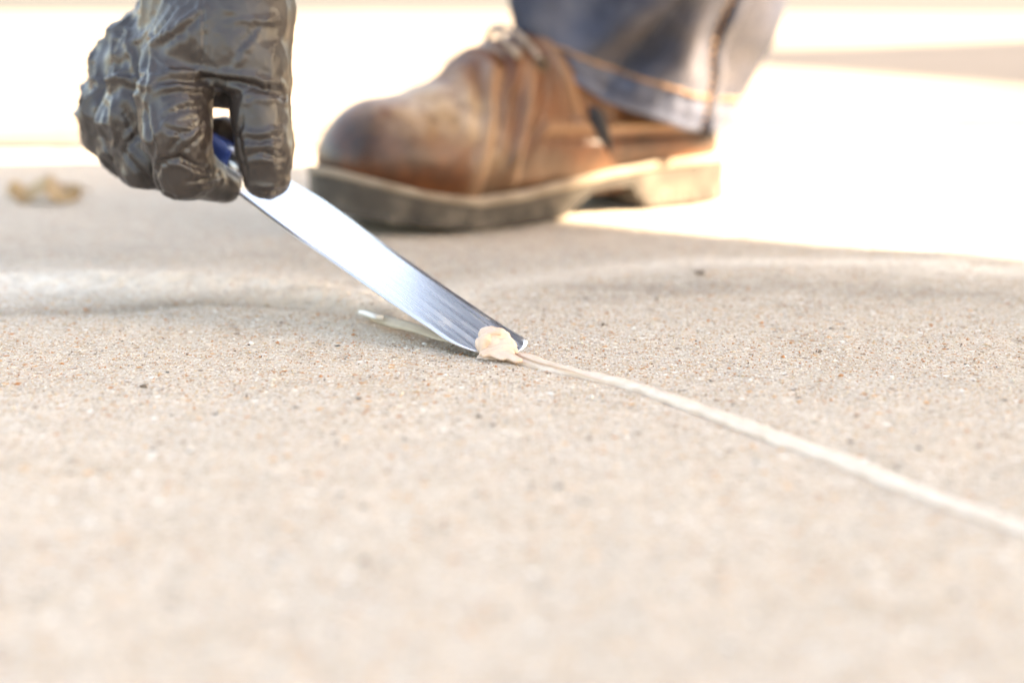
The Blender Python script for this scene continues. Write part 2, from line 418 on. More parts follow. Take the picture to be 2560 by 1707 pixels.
def slab_height(x, y):
    P = np.stack([x, y, np.zeros_like(x)], -1)
    z = .0034*(fbm(P*5.5, 3, 3)-.5) + .0016*(fbm(P*26, 3, 8)-.5) + .0008*(fbm(P*110, 2, 12)-.5) + .0007*(fbm(P*330, 1, 15)-.5)
    return z
RIDGE = spline([gp(*q)[:2] for q in [(-500, 726), (0, 712), (350, 706), (600, 712), (760, 730), (900, 752), (1010, 790)]], 80)
def poly_dist(x, y, L):
    Q = np.stack([x, y], -1); b = np.full(len(Q), 9.0)
    for a, c in zip(L[:-1], L[1:]):
        d = c-a; u = np.clip(((Q-a)@d)/(d@d), 0, 1); r = Q-a-u[:, None]*d; b = np.minimum(b, np.sqrt((r*r).sum(1)))
    return b
def slab_top(x, y):
    z = slab_height(x, y)
    d, t, g = crack_dist(x, y)
    P = np.stack([x, y, np.zeros_like(x)], -1)
    wob = fbm(P*160, 3, 21)-.5
    open_ = np.clip((t-TIP_T)/.04, 0, 1)              # beyond the knife the crack is still open and crumbly
    w = .0036 + .0030*open_ + .005*wob*open_
    z = z - (.0042-.0012*open_)*np.exp(-(d/np.maximum(w, .002))**2)*np.clip((1-t)/.06, 0, 1)
    near = (np.abs(x) < .6) & (y > .8) & (y < 1.3)
    rd = np.full(len(x), 9.0); rd[near] = poly_dist(x[near], y[near], RIDGE)
    rg = fbm(P*55, 4, 31)
    z = z + .0042*np.exp(-(rd/.016)**2)*(.45+rg) + .0028*np.exp(-(rd/.026)**2)*(fbm(P*230, 2, 36)-.4) + .0018*np.exp(-(rd/.03)**2)*(fbm(P*480, 1, 38)-.5)
    # a low swell across the slab behind the knife, to the right
    sw = y - (1.02+.10*x+.05*np.sin(x*5))
    z = z + .0030*np.exp(-(sw/.06)**2)*(.4+fbm(P*14, 3, 41))*np.clip((x+.05)/.15, 0, 1)
    return z
def axis(lo, hi, step, far_lo, far_hi):
    mid = np.arange(lo, hi+1e-9, step); a = [lo]; s = step
    while a[-1] > far_lo: s *= 1.35; a.append(max(a[-1]-s, far_lo))
    b = [hi]; s = step
    while b[-1] < far_hi: s *= 1.35; b.append(min(b[-1]+s, far_hi))
    return np.concatenate([np.array(a[1:])[::-1], mid, np.array(b[1:])])
SL_Y1 = 1.70
def grid_mesh(xs, ys, fz):
    X, Y = np.meshgrid(xs, ys, indexing='xy'); x, y = X.ravel(), Y.ravel(); z = fz(x, y)
    nx = len(xs); i = np.arange(len(xs)-1)[None, :]; j = np.arange(len(ys)-1)[:, None]
    q = np.stack([(j*nx+i).ravel(), (j*nx+i+1).ravel(), ((j+1)*nx+i+1).ravel(), ((j+1)*nx+i).ravel()], 1)
    return np.stack([x, y, z], -1), q
xs = axis(-.40, .42, .0018, -9, 9); ys = axis(.46, 1.28, .0018, -8, SL_Y1)
V, Q = grid_mesh(xs, ys, slab_top)
slab = structure(mesh_obj('concrete_slab', V, Q, CONC.m))
def slab_wear(o, V):
    x, y = V[:, 0], V[:, 1]; P = np.stack([x, y, 0*x], -1)
    d, t, g = crack_dist(x, y); near = (np.abs(x) < .6) & (y > .8) & (y < 1.4)
    rd = np.full(len(x), 9.0); rd[near] = poly_dist(x[near], y[near], RIDGE)
    S2 = spline([gp(*q)[:2] for q in [(1150, 735), (1350, 700), (1700, 668), (2100, 672), (2700, 690)]], 40)
    r2 = np.full(len(x), 9.0); r2[near] = poly_dist(x[near], y[near], S2)
    n = fbm(P*np.array([22, 60, 1]), 4, 131)
    sand = 1.1*np.exp(-(rd/.034)**2)*np.clip(n*2.2-.15, 0, 1)+.9*np.exp(-(r2/.022)**2)*np.clip(n*2.2-.4, 0, 1)
    open_ = np.clip((t-TIP_T)/.05, 0, 1)
    bare = np.exp(-(d/.013)**2)*open_*1.1*np.clip(n*2.4-.2, .2, 1)
    S3 = spline([gp(*q)[:2] for q in [(1350, 745), (1700, 728), (2100, 738), (2700, 750)]], 40)
    r3 = np.full(len(x), 9.0); r3[near] = poly_dist(x[near], y[near], S3)
    bare = bare+.8*np.exp(-(r3/.035)**2)*np.clip(n*2-.5, 0, 1)
    ry = np.interp(x, RIDGE[:, 0], RIDGE[:, 1])
    bare = bare+.62*np.clip((y-ry-.03)/.06, 0, 1)*(.55+.6*n)*np.clip((.30-x)/.3, 0, 1)
    for nm, v in (('sand', sand*1.25), ('bare', bare)):
        a = o.data.attributes.new(nm, 'FLOAT', 'POINT'); a.data.foreach_set('value', np.clip(v, 0, 1).astype(np.float32))
slab_wear(slab, V)
def flat_slab(y0, y1, seed, z=0.0):
    xs = np.arange(-9, 9.01, .15); ys = np.linspace(y0, y1, max(4, int((y1-y0)/.15)))
    V, Q = grid_mesh(xs, ys, lambda x, y: z+.004*(fbm(np.stack([x, y, 0*x], -1)*1.5, 3, seed)-.5)-.010*((y < y0+1e-6) | (y > y1-1e-6)))
    return structure(mesh_obj('concrete_slab', V, Q, CONC_FAR.m))
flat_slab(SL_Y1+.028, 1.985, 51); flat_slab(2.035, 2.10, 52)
for ya, yb in ((SL_Y1+.001, SL_Y1+.027), (1.986, 2.034)):          # weathered filler strips in the joints between the slabs
    structure(mesh_obj('expansion_joint', [(-9, ya, -.012), (9, ya, -.012), (9, yb, -.012), (-9, yb, -.012)], [(0, 1, 2, 3)], soil.m, smooth=False))
# asphalt road running obliquely beyond the driveway
edge = [gp(*q)[:2] for q in [(4500, 50), (2560, 44), (1200, 36), (730, 38), (0, 40), (-1500, 46)]]
edge = [np.array([30, edge[0][1]-.6])]+edge+[np.array([-30, edge[-1][1]+.6])]
rv = [(q[0], q[1], -.05) for q in edge]+[(-30, 90, -.05), (30, 90, -.05)]
road = structure(mesh_obj('road', rv, [tuple(range(len(rv)))[::-1]], asph.m, smooth=False))
ap = [(30, 2.112, -.004)]+[(30, edge[0][1], -.004)]+[(q[0], q[1], -.004) for q in edge[1:-1]]+[(-30, edge[-1][1], -.004), (-30, 2.112, -.004)]
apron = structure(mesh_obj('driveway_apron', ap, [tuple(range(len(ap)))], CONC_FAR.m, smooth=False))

# loose sand and grit on the slab round the crack
def grit():
    mats = []
    for nm, c in (('grit_cream', (.62, .55, .45)), ('grit_tan', (.48, .36, .23)), ('grit_orange', (.44, .20, .085)), ('grit_white', (.74, .71, .66)), ('grit_brown', (.16, .10, .065)), ('grit_black', (.05, .047, .045))):
        m = M(nm, rough=.7, spec=.35); m.color(c); mats.append(m.m)
    N = 32000
    px = RNG.uniform(-150, 2700, N*2); py = 620+RNG.beta(1.8, 1.8, N*2)*410
    r = np.array([gp(a, b)[:2] for a, b in zip(px, py)])
    d, t, g = crack_dist(r[:, 0], r[:, 1]); keep = ~((t < TIP_T+.02) & (d < .0065)); r = r[keep][:N]
    z = slab_top(r[:, 0], r[:, 1])
    sz = .00022+.00050*RNG.beta(1.1, 4, len(r)); sz[RNG.random(len(r)) < .03] *= 1.9
    octv = np.array([(1, 0, 0), (0, 1, 0), (-1, 0, 0), (0, -1, 0), (0, 0, 1), (0, 0, -1)], float)
    octf = np.array([(0, 1, 4), (1, 2, 4), (2, 3, 4), (3, 0, 4), (1, 0, 5), (2, 1, 5), (3, 2, 5), (0, 3, 5)])
    n = len(r); J = octv[None]*(1+RNG.uniform(-.35, .35, (n, 6, 1)))*np.stack([RNG.uniform(.8, 1.5, n), RNG.uniform(.8, 1.5, n), RNG.uniform(.5, .9, n)], -1)[:, None, :]
    a = RNG.uniform(0, 6.28, n); ca, sa = np.cos(a)[:, None], np.sin(a)[:, None]
    J = np.stack([J[:, :, 0]*ca-J[:, :, 1]*sa, J[:, :, 0]*sa+J[:, :, 1]*ca, J[:, :, 2]], -1)*sz[:, None, None]
    J = J+np.stack([r[:, 0], r[:, 1], z+sz*.35], -1)[:, None, :]
    Fc = (octf[None]+6*np.arange(n)[:, None, None]).reshape(-1, 3)
    o = mesh_obj('sand_grains', J.reshape(-1, 3), Fc, mats, smooth=False)
    mi = RNG.choice(6, n, p=[.44, .22, .155, .14, .035, .010]); o.data.polygons.foreach_set('material_index', np.repeat(mi, 8).astype(np.int32))
    o['kind'] = 'stuff'
grit()

PEBM = M('dark_pebble', rough=.7); PEBM.color(PEBM.ramp(PEBM.noise(600, 3), [(.3, (.085, .065, .05)), (.7, (.20, .14, .095))]))
def pebble(px, py, r, seed, label):
    p = gp(px, py); F_ = Field((-r*1.8,)*3, (r*1.8,)*3, r*.16)
    rg = np.random.default_rng(seed)
    for _ in range(5): F_.ball(rg.uniform(-.8, .8, 3)*r*np.array([1, .8, .35]), r*rg.uniform(.22, .48), r*.12)
    P, Q = F_.mesh(); P = (P+r*.35*(vnoise(P/r*2.2+seed, seed)-.5)[:, None])*np.array([1.1, 1, .8])
    z = slab_top(np.array([p[0]]), np.array([p[1]]))[0]
    o = mesh_obj('pebble', P, Q, PEBM.m); o.location = (p[0], p[1], z-P[:, 2].min()*.85); tag(o, label, 'pebble', 'dark pebbles on the concrete')
pebble(362, 964, .0017, 3, 'dark pebble alone on the pale concrete at the left, below the leaf')
pebble(1198, 1050, .0013, 5, 'dark grain of grit below the blade tip, left of the sealant line')
pebble(1511, 812, .0015, 8, 'dark brown pebble on the concrete right of the blade tip')
pebble(1750, 700, .0024, 9, 'brown pebble near the far shade edge, right of the boot sole')
pebble(2046, 880, .0014, 11, 'black chip of grit on the concrete far right of the blade')

# ------------------------------------------------------------------ sealant bead lying in the crack
def bead():
    k0, k1 = 0, int(TIP_T*(len(CR)-1))
    C = spline(CR[k0:k1+1], 520); n = len(C); T = np.gradient(C, axis=0); T /= np.linalg.norm(T, axis=1)[:, None]; N = np.stack([-T[:, 1], T[:, 0]], 1)
    s = np.concatenate([[0], np.cumsum(np.linalg.norm(np.diff(C, axis=0), axis=1))]); e = s[-1]-s     # e: distance from the knife
    w = .0036+.0010*(fbm(np.stack([s*60, 0*s, 0*s], -1), 3, 5)-.5)*2 + .0040*np.exp(-(e/.030)**2)
    hgt = .0021+.0008*(fbm(np.stack([s*45, 0*s+3, 0*s], -1), 3, 6)-.5)*2 + .0004*np.exp(-(e/.03)**2)
    off = .0008*(fbm(np.stack([s*35, 0*s+9, 0*s], -1), 3, 7)-.5)*2
    K = 17; V = []
    for i in range(n):
        for j in range(K):
            a = math.pi*j/(K-1); q = math.cos(a); xx = C[i]+N[i]*(off[i]+w[i]*q*(1+.05*math.sin(s[i]*300+j)))
            V.append((xx[0], xx[1], hgt[i]*math.sin(a)**.75))
    V = np.array(V); V[:, 2] += .5*slab_height(V[:, 0], V[:, 1]) + .0005*(fbm(V*260, 3, 17)-.5)*(V[:, 2] > .0004)
    edge = np.tile((np.arange(K) == 0) | (np.arange(K) == K-1), n); V[edge, 2] -= .003
    Fc = np.array([(i*K+j, (i+1)*K+j, (i+1)*K+j+1, i*K+j+1) for i in range(n-1) for j in range(K-1)])
    root = mesh_obj('sealant_bead', V, Fc, SEAL.m)
    attr(root, 'dust', np.repeat(np.clip((e-.004)/.03, 0, 1), K))
    tag(root, 'long raised cream sealant bead filling the crack from the blade towards the right edge', 'sealant')
    # the thin ridge of paste squeezed up along the far side of the fresh bead
    pts = np.array([gp(px, py, z) for px, py, z in [(1268, 868, .0022), (1284, 878, .0030), (1304, 889, .0028), (1340, 902, .0024), (1385, 914, .0022), (1440, 930, .0018), (1500, 950, .0012)]])
    P = spline(pts, 60); v, f = tube(P, np.interp(np.linspace(0, 1, 60), [0, .2, .7, 1], [.0011, .0008, .0006, .0003]), 8)
    mesh_obj('squeezed_ridge', v, f, SEAL.m, root)
bead()

# ------------------------------------------------------------------ putty knife
A0 = gp(1158, 874); B0 = gp(1304, 870)
YH = 1.165
Hc = at(653, 465, YH)
tipc = gp(1228, 882); axis_v = (Hc-tipc); KL = np.linalg.norm(axis_v); ax = axis_v/KL
ew = np.array([.0355, .026, -.0035]); ew -= ax*(ew@ax)*.6; ew /= np.linalg.norm(ew)
kn = np.cross(ew, ax); kn /= np.linalg.norm(kn)
if kn[2] < 0: kn = -kn
def on_blade(px, py, lift=0.0):
    r = ray(px, py); o = np.array([0, 0, H]); t = ((tipc+kn*lift-o)@kn)/(r@kn); return o+r*t
LEFT = [(520, 425), (576, 470), (699, 563), (825, 648), (978, 755), (1074, 820), (1110, 846), (1135, 860), (1160, 871), (1198, 884)]
RIGHT = [(668, 418), (730, 456), (806, 499), (883, 552), (978, 619), (1074, 686), (1151, 740), (1227, 793), (1280, 828), (1306, 844), (1318, 855), (1312, 870), (1296, 881)]
def blade():
    n, m = 90, 14
    l = np.array([on_blade(*q) for q in LEFT]); r = np.array([on_blade(*q) for q in RIGHT])
    def resample(p, n):
        p = spline(p, 400); s = np.concatenate([[0], np.cumsum(np.linalg.norm(np.diff(p, axis=0), axis=1))]); u = np.linspace(0, s[-1], n)
        return np.stack([np.interp(u, s, p[:, k]) for k in range(3)], -1)
    l, r = resample(l, n), resample(r, n)
    G = l[:, None, :]+(r-l)[:, None, :]*np.linspace(0, 1, m)[None, :, None]
    t = ((G-tipc)@ax)/KL                                   # 0 at the tip, 1 in the hand
    flex = -.0012*np.sin(np.clip(t, 0, 1)*math.pi)*(1-.35*np.clip(t, 0, 1)) + .0005
    G = G+kn*flex[..., None]
    th = .0005
    top = G.reshape(-1, 3); bot = (G-kn*th).reshape(-1, 3)
    V = np.vstack([top, bot]); k = n*m; Fc = []
    for i in range(n-1):
        for j in range(m-1):
            a = i*m+j; Fc.append((a, a+1, a+m+1, a+m)); Fc.append((k+a, k+a+m, k+a+m+1, k+a+1))
    side = []
    ring = [i*m for i in range(n)]+[(n-1)*m+j for j in range(1, m)]+[i*m+m-1 for i in range(n-2, -1, -1)]+[j for j in range(m-2, 0, -1)]
    for a, b in zip(ring, ring[1:]+ring[:1]): side.append((a, b, k+b, k+a))
    root = empty('putty_knife', tipc, 'flexible steel putty knife gripped by the gloved hand, its tip resting on the crack', 'putty knife')
    o = mesh_obj('blade', V, Fc+side, [STEEL.m, EDGE.m], root)
    for p in o.data.polygons[len(Fc):]: p.material_index = 1; p.use_smooth = False
    uv = o.data.uv_layers.new(name='UVMap')
    co = np.array([v.co for v in o.data.vertices])+_wloc(root)*0
    U = ((V-tipc)@ax); Wv = ((V-tipc)@ew)
    for lp in o.data.loops: uv.data[lp.index].uv = (U[lp.vertex_index], Wv[lp.vertex_index])
    # handle and ferrule run on into the fist
    hs = at(578, 400, YH+.012); hd = ax.copy(); he = hs+hd*.075
    F_ = Field(np.minimum(hs, he)-.02, np.maximum(hs, he)+.02, .0011)
    F_.chain([hs, hs+hd*.02, hs+hd*.05, he], [.0085, .0095, .0100, .0085], .004, flat=(kn, .75))
    P, Q = F_.mesh(); h = mesh_obj('handle', P, Q, HANDLE.m, root)
    fr = hs-hd*.012
    v, f = tube(np.array([fr-hd*.003, fr, hs, hs+hd*.006]), [.003, .0055, .0066, .0066], 20); mesh_obj('ferrule', v, f, STEEL.m, root)
blade()

# ------------------------------------------------------------------ lump of sealant on the blade tip
def lump():
    YT = 1.012; k = pxm(YT)
    def p(x, y, dY=0.0): return at(1160+x/7.84, 800+y/7.84, YT+dY)
    lo = p(100, 760, -.03); hi = p(1150, 60, .03)
    F_ = Field(np.minimum(lo, hi)-.006, np.maximum(lo, hi)+.006, .00038)
    q = k/7.84
    for x, y, r, dY in [(600, 430, 285, .002), (430, 300, 165, .004), (480, 250, 135, .006), (700, 300, 150, .004), (800, 330, 120, .006), (780, 420, 160, 0), (620, 480, 190, -.004),
                        (380, 470, 150, -.002), (300, 480, 95, .0), (860, 480, 150, .002), (930, 520, 110, .004), (330, 560, 80, -.003), (540, 190, 80, .004)]:
        F_.ball(p(x, y, dY), r*q, .0011)
    F_.cone(p(420, 380, -.006), p(335, 650, -.008), 120*q, 30*q, .0012)
    F_.cone(p(300, 420, -.002), p(330, 640, -.006), 80*q, 28*q, .0010)
    # overlapping folds where the paste rolls off the blade
    for pts, r, dY in [([(350, 665), (480, 600), (620, 560), (760, 520), (880, 510), (980, 560), (1020, 620)], 52, -.010), ([(420, 600), (600, 540), (760, 470), (890, 450), (1000, 520)], 48, -.008),
                       ([(600, 500), (740, 420), (860, 400), (950, 450)], 44, -.007), ([(390, 700), (560, 640), (720, 590), (850, 590), (940, 640)], 48, -.0125), ([(330, 380), (420, 300), (560, 250), (700, 260)], 40, -.004)]:
        P = spline(np.array([p(a, b, dY) for a, b in pts]), 18)
        for a, b in zip(P[:-1], P[1:]): F_.cone(a, b, r*q, r*q, .00022)
    for a, b in [((400, 270), (395, 520)), ((440, 420), (420, 620)), ((360, 330), (350, 560))]: F_.cone(p(*a, -.0135), p(*b, -.0135), 16*q, 10*q, .0008, sub=True)
    # where the paste spreads out into the crack
    F_.cone(p(760, 640, -.012), p(1050, 790, -.022), 130*q, 100*q, .0022, flat=((0, 0, 1), .6))
    F_.cone(p(560, 690, -.012), p(760, 760, -.018), 70*q, 60*q, .0018, flat=((0, 0, 1), .6))
    P, Q = F_.mesh(); P = smooth(P, Q, 1, .4)
    N = normals(P, Q); P = P+N*(.00055*(fbm(P*420, 3, 61)-.5))[:, None]
    o = mesh_obj('sealant_lump', P, Q, SEAL.m, loc=tuple(p(600, 600)))
    tag(o, 'lumpy fold of fresh cream sealant piled on the tip of the steel blade', 'sealant')
lump()

# ------------------------------------------------------------------ pale strip lying in the open crack behind the blade
def strip():
    top = [(898, 780), (925, 785), (960, 796), (1010, 815), (1070, 832), (1120, 846), (1165, 862)]
    C = spline(np.array([gp(x, y, .0020) for x, y in top]), 50); n = len(C)
    Tn = np.gradient(C, axis=0); Tn /= np.linalg.norm(Tn, axis=1)[:, None]; S = np.cross(Tn, [0, 0, 1]); S /= np.linalg.norm(S, axis=1)[:, None]
    t = np.linspace(0, 1, n); w = np.interp(t, [0, .05, .25, .6, 1], [.0014, .0026, .0033, .0027, .0020]); 
    V = []
    for i in range(n):
        roll = .5+.25*math.sin(t[i]*5)
        d = S[i]*math.cos(roll)-np.array([0, 0, 1])*math.sin(roll); nn = np.cross(d, Tn[i]); nn *= np.sign(nn[2])
        for a, b in ((-1, .0), (-.5, .45), (0, .55), (.5, .4), (1, 0), (.5, -.25), (-.5, -.25)): V.append(C[i]+d*w[i]*a+nn*b*.0010+np.array([0, 0, .0006*math.sin(t[i]*14)]))
    K = 7; Fc = [(i*K+j, i*K+(j+1) % K, (i+1)*K+(j+1) % K, (i+1)*K+j) for i in range(n-1) for j in range(K)]+[tuple(range(K))[::-1], tuple(range((n-1)*K, n*K))]
    o = mesh_obj('sealant_strip', V, Fc, STRIP.m); tag(o, 'thin pale strip of old sealant lying in the open crack behind the blade', 'sealant')
    pts = np.array([gp(x, y, z) for x, y, z in [(896, 782, .003), (912, 783, .004), (935, 790, .004), (958, 795, .003)]]); P = spline(pts, 14)
    V = []; 
    for i, q in enumerate(P):
        ww = .0022*math.sin(math.pi*(i+1.5)/16)
        for a, b in ((-1, 0), (0, .0012), (1, 0), (0, -.0003)): V.append(q+np.array([.3*a*ww, a*ww, b+.0010*a*.6]))
    Fc = [(i*4+j, i*4+(j+1) % 4, (i+1)*4+(j+1) % 4, (i+1)*4+j) for i in range(13) for j in range(4)]+[(3, 2, 1, 0), (52, 53, 54, 55)]
    e = mesh_obj('torn_end', V, Fc, STRIP_END.m, o); e['label'] = 'white curled torn end of the strip'
strip()

# ------------------------------------------------------------------ dry leaf
def leaf():
    c = gp(112, 505); n, m = 46, 22; V = []; half = .0245
    for i in range(n):
        u = -1+2*i/(n-1)
        for j in range(m):
            v = -1+2*j/(m-1)
            w = .017*(1-abs(u)**2.3)**.7*(1+.07*math.sin(u*9))+.0015
            edge_ = .0050+.0030*math.sin(u*6.5+1.2)+.0006*math.sin(u*13)
            z = edge_+.0050*(v+1)*.5+.0036*(1-v*v)*(1-.4*abs(u))+.0034*abs(v)**3*(v > 0)-.0046*u*u+.0006*math.sin(u*8+v*3)
            V.append((u*half, v*w, max(.0007, z)))
    V = np.array(V); V[:, 2] += .0007*(vnoise(V*400, 3)-.5)
    a = .12; R = np.array([[math.cos(a), -math.sin(a), 0], [math.sin(a), math.cos(a), 0], [0, 0, 1]]); V = V@R.T
    Fc = [(i*m+j, (i+1)*m+j, (i+1)*m+j+1, i*m+j+1) for i in range(n-1) for j in range(m-1)]
    root = empty('dry_leaf', c, 'curled dry yellow brown leaf lying on the concrete left of the gloved hand', 'leaf')
    b = mesh_obj('leaf_blade', V+c, Fc, LEAF.m, root)
    md = b.modifiers.new('thickness', 'SOLIDIFY'); md.thickness = .0005
    mid = V[[i*m+m//2 for i in range(n)]]+c+np.array([0, 0, .0004]); st = np.vstack([mid[-1]+np.array([.006, .001, -.003]), mid[::-1]])
    v, f = tube(st, np.linspace(.0008, .0004, len(st)), 6); mesh_obj('stem', v, f, LEAF.m, b)
leaf()

# ------------------------------------------------------------------ person
O3 = np.array([-.0012, 1.3035, 0.0]); PH = math.radians(36)
BD = np.array([-math.cos(PH), -math.sin(PH), 0]); BV = np.array([math.sin(PH), -math.cos(PH), 0]); BZ = np.array([0, 0, 1.0])
def bl(u, v, w): return O3+u*BD+v*BV+w*BZ
person = empty('person', tuple(O3), 'person in jeans, brown work boots and black gloves crouching over the cracked concrete', 'person')

# --- glove
def glove():
    HL = [  # (px, py, Y, radius px)
    ]
    def P3(q): return at(q[0], q[1], q[2])
    def R3(q): return q[3]*pxm(q[2])
    F_ = Field(np.minimum(at(120, 560, 1.10), at(120, -420, 1.30))-.01, np.maximum(at(800, -420, 1.30), at(800, 560, 1.10))+.01, .00092)
    # keep the box tight in depth
    bones = []
    def ch(pts, k=.006, flat=None):
        for a, b in zip(pts[:-1], pts[1:]):
            F_.cone(P3(a), P3(b), R3(a), R3(b), k, flat=flat); bones.append((P3(a), P3(b), R3(a), R3(b)))
    ch([(558, -350, 1.20, 136), (550, -200, 1.19, 132), (540, -60, 1.18, 148)], .012)          # wrist inside the cuff
    ch([(540, -80, 1.175, 150), (505, 20, 1.17, 128), (450, 120, 1.17, 105)], .012)             # hand body, index side
    ch([(460, 10, 1.20, 80), (345, 165, 1.215, 82)], .014)                                      # hand body, little finger side
    ch([(610, -80, 1.15, 100), (632, 40, 1.142, 88), (645, 150, 1.135, 76)], .012)              # base of the thumb
    ch([(560, 60, 1.142, 92), (590, 130, 1.138, 74)], .014)                                     # web
    ch([(520, 215, 1.162, 52), (600, 225, 1.160, 50)], .010)
    ch([(470, 110, 1.135, 75), (600, 150, 1.132, 62)], .014)
    ch([(648, 170, 1.132, 74), (652, 290, 1.126, 67), (660, 370, 1.122, 66), (667, 440, 1.122, 58)], .006)   # thumb
    ch([(455, 150, 1.145, 92), (437, 250, 1.128, 86), (446, 335, 1.118, 78), (460, 425, 1.122, 68), (560, 462, 1.142, 44)], .006)   # index
    ch([(385, 150, 1.175, 90), (335, 290, 1.160, 72), (372, 400, 1.155, 58), (470, 440, 1.172, 46)], .009)  # middle
    ch([(320, 170, 1.205, 70), (285, 290, 1.195, 60), (305, 365, 1.188, 46), (400, 410, 1.198, 40)], .010)  # ring
    ch([(290, 180, 1.232, 52), (258, 300, 1.226, 42), (250, 350, 1.215, 34), (330, 390, 1.225, 32)], .010)  # little
    ch([(420, 330, 1.200, 40), (560, 330, 1.196, 34), (600, 345, 1.19, 30)], .004)                       # finger tip behind the handle
    # slack of the glove on the back of the hand
    for q in [(268, 180, 1.215, 34), (330, 92, 1.205, 30), (395, 20, 1.205, 34), (240, 225, 1.22, 22), (690, 20, 1.15, 34), (690, 120, 1.145, 30), (700, 210, 1.135, 22), (224, 343, 1.222, 10), (250, 270, 1.222, 30), (262, 330, 1.21, 34), (410, 60, 1.19, 50)]:
        F_.ball(P3(q), R3(q), .007)
    P, Q = F_.mesh(); P = smooth(P, Q, 2, .5)
    N = normals(P, Q)
    # wrinkles: rings across each finger bone
    disp = np.zeros(len(P))
    nz = fbm(P*70, 3, 71)
    # creases traced along the glove surface
    pr = proj(P)
    view = np.array([0, 0, H])-P; facing = (N*view).sum(1) > 0
    C = lambda pts: [(180+x/2.8, y/2.8) for x, y in pts]
    creases = [  # (points, depth mm, width mm); negative depth = ridge
        ([(600, 560), (720, 545), (900, 560), (1100, 585), (1300, 612), (1490, 650)], 2.2, 2.2), ([(560, 525), (720, 495), (900, 508), (1100, 532), (1300, 570), (1490, 600)], -1.5, 2.4),
        ([(905, -20), (906, 200), (905, 480)], .8, .8), ([(880, 0), (882, 200), (884, 450)], -.4, 2),
        ([(1380, 150), (1260, 310), (1130, 490)], -.7, 2.0), ([(1350, 170), (1210, 300), (1080, 470)], .6, 2), ([(1130, 100), (1160, 160), (1380, 150), (1500, 140)], -.7, 2.2),
        ([(900, 50), (760, 160), (620, 260), (540, 310)], -1.6, 2.6), ([(880, 100), (760, 210), (600, 320)], 1.2, 2.6), ([(560, 300), (545, 420), (535, 560)], -1.4, 2.4), ([(520, 320), (500, 420), (490, 540)], 1.2, 2.4),
        ([(640, 0), (560, 160), (480, 260), (370, 300)], -1.4, 2.6), ([(700, 60), (590, 200), (500, 300)], 1.2, 2.4),
        ([(380, 330), (420, 430), (430, 540)], -1.0, 2.0), ([(430, 330), (460, 440), (470, 540)], .9, 1.8), ([(180, 590), (330, 555), (520, 600)], -1.5, 2.4), ([(210, 640), (340, 620), (500, 650)], .9, 2.4),
        ([(350, 420), (300, 520), (240, 560)], .9, 2.2), 
        ([(620, 655), (760, 640), (900, 650), (980, 670)], 1.2, 1.6), ([(600, 610), (760, 598), (960, 625)], -.8, 1.6), ([(640, 810), (760, 765), (900, 745)], 1.0, 1.5), ([(640, 760), (760, 715), (900, 700)], -.8, 1.5),
        ([(640, 890), (740, 935), (840, 930), (930, 870)], 1.2, 1.4), ([(790, 850), (830, 815), (880, 830), (870, 870), (810, 885)], .7, 1.1), ([(650, 1085), (740, 1010), (830, 950)], 1.0, 1.5), ([(780, 1085), (850, 1020), (920, 950)], 1.0, 1.4), ([(715, 1060), (790, 990), (880, 930)], -.8, 1.4),
        ([(575, 1215), (640, 1135), (760, 1120), (880, 1170), (1000, 1195)], 1.6, 1.6), ([(640, 1180), (760, 1165), (870, 1215), (1000, 1235)], -1.0, 1.8), ([(800, 1295), (930, 1265), (1040, 1215)], 1.0, 1.3), ([(820, 1340), (960, 1315), (1060, 1270)], .7, 1.3), ([(640, 1150), (670, 1270), (730, 1370)], -.7, 1.5),
        ([(1160, 660), (1280, 625), (1430, 640), (1500, 690)], 1.0, 1.5), ([(1180, 720), (1290, 690), (1400, 700)], -.7, 1.6), ([(1165, 980), (1300, 985), (1400, 965), (1490, 955)], 1.1, 1.5), ([(1190, 920), (1330, 930), (1490, 900)], -.8, 1.6), ([(1200, 1035), (1340, 1010), (1490, 1050)], -.7, 1.4), ([(1200, 1110), (1330, 1080), (1490, 1115)], 1.2, 1.5), ([(1190, 1160), (1340, 1130), (1490, 1160)], -.8, 1.6),
        ([(1200, 1345), (1350, 1360), (1520, 1345)], 1.0, 1.4), ([(1200, 1310), (1350, 1325), (1500, 1310)], -.6, 1.4), ([(1180, 850), (1150, 950), (1190, 1150), (1215, 1260)], .8, 1.6), ([(1400, 880), (1450, 940), (1490, 950)], -.6, 1.5),
        ([(190, 690), (230, 840), (270, 960)], 1.0, 2.0), ([(260, 690), (275, 830), (310, 950)], -1.0, 2.0), ([(340, 760), (390, 860), (440, 960)], 1.2, 2), ([(350, 1070), (400, 1000), (480, 940)], 1.0, 1.8), ([(345, 1040), (400, 960), (470, 900)], -.9, 1.8),
        ([(355, 1075), (430, 1180), (520, 1270), (570, 1300)], 2.0, 1.8), ([(530, 760), (570, 950), (630, 1110)], -1.2, 2.0), ([(560, 1215), (600, 1330), (700, 1390)], 2.0, 1.8), ([(590, 1010), (600, 1100), (560, 1190)], -1.0, 1.6), ([(500, 760), (530, 900), (580, 1040)], 1.1, 1.8), ([(170, 760), (150, 900), (120, 960)], -.8, 1.8), ([(110, 970), (180, 950), (260, 990)], .8, 1.6)]
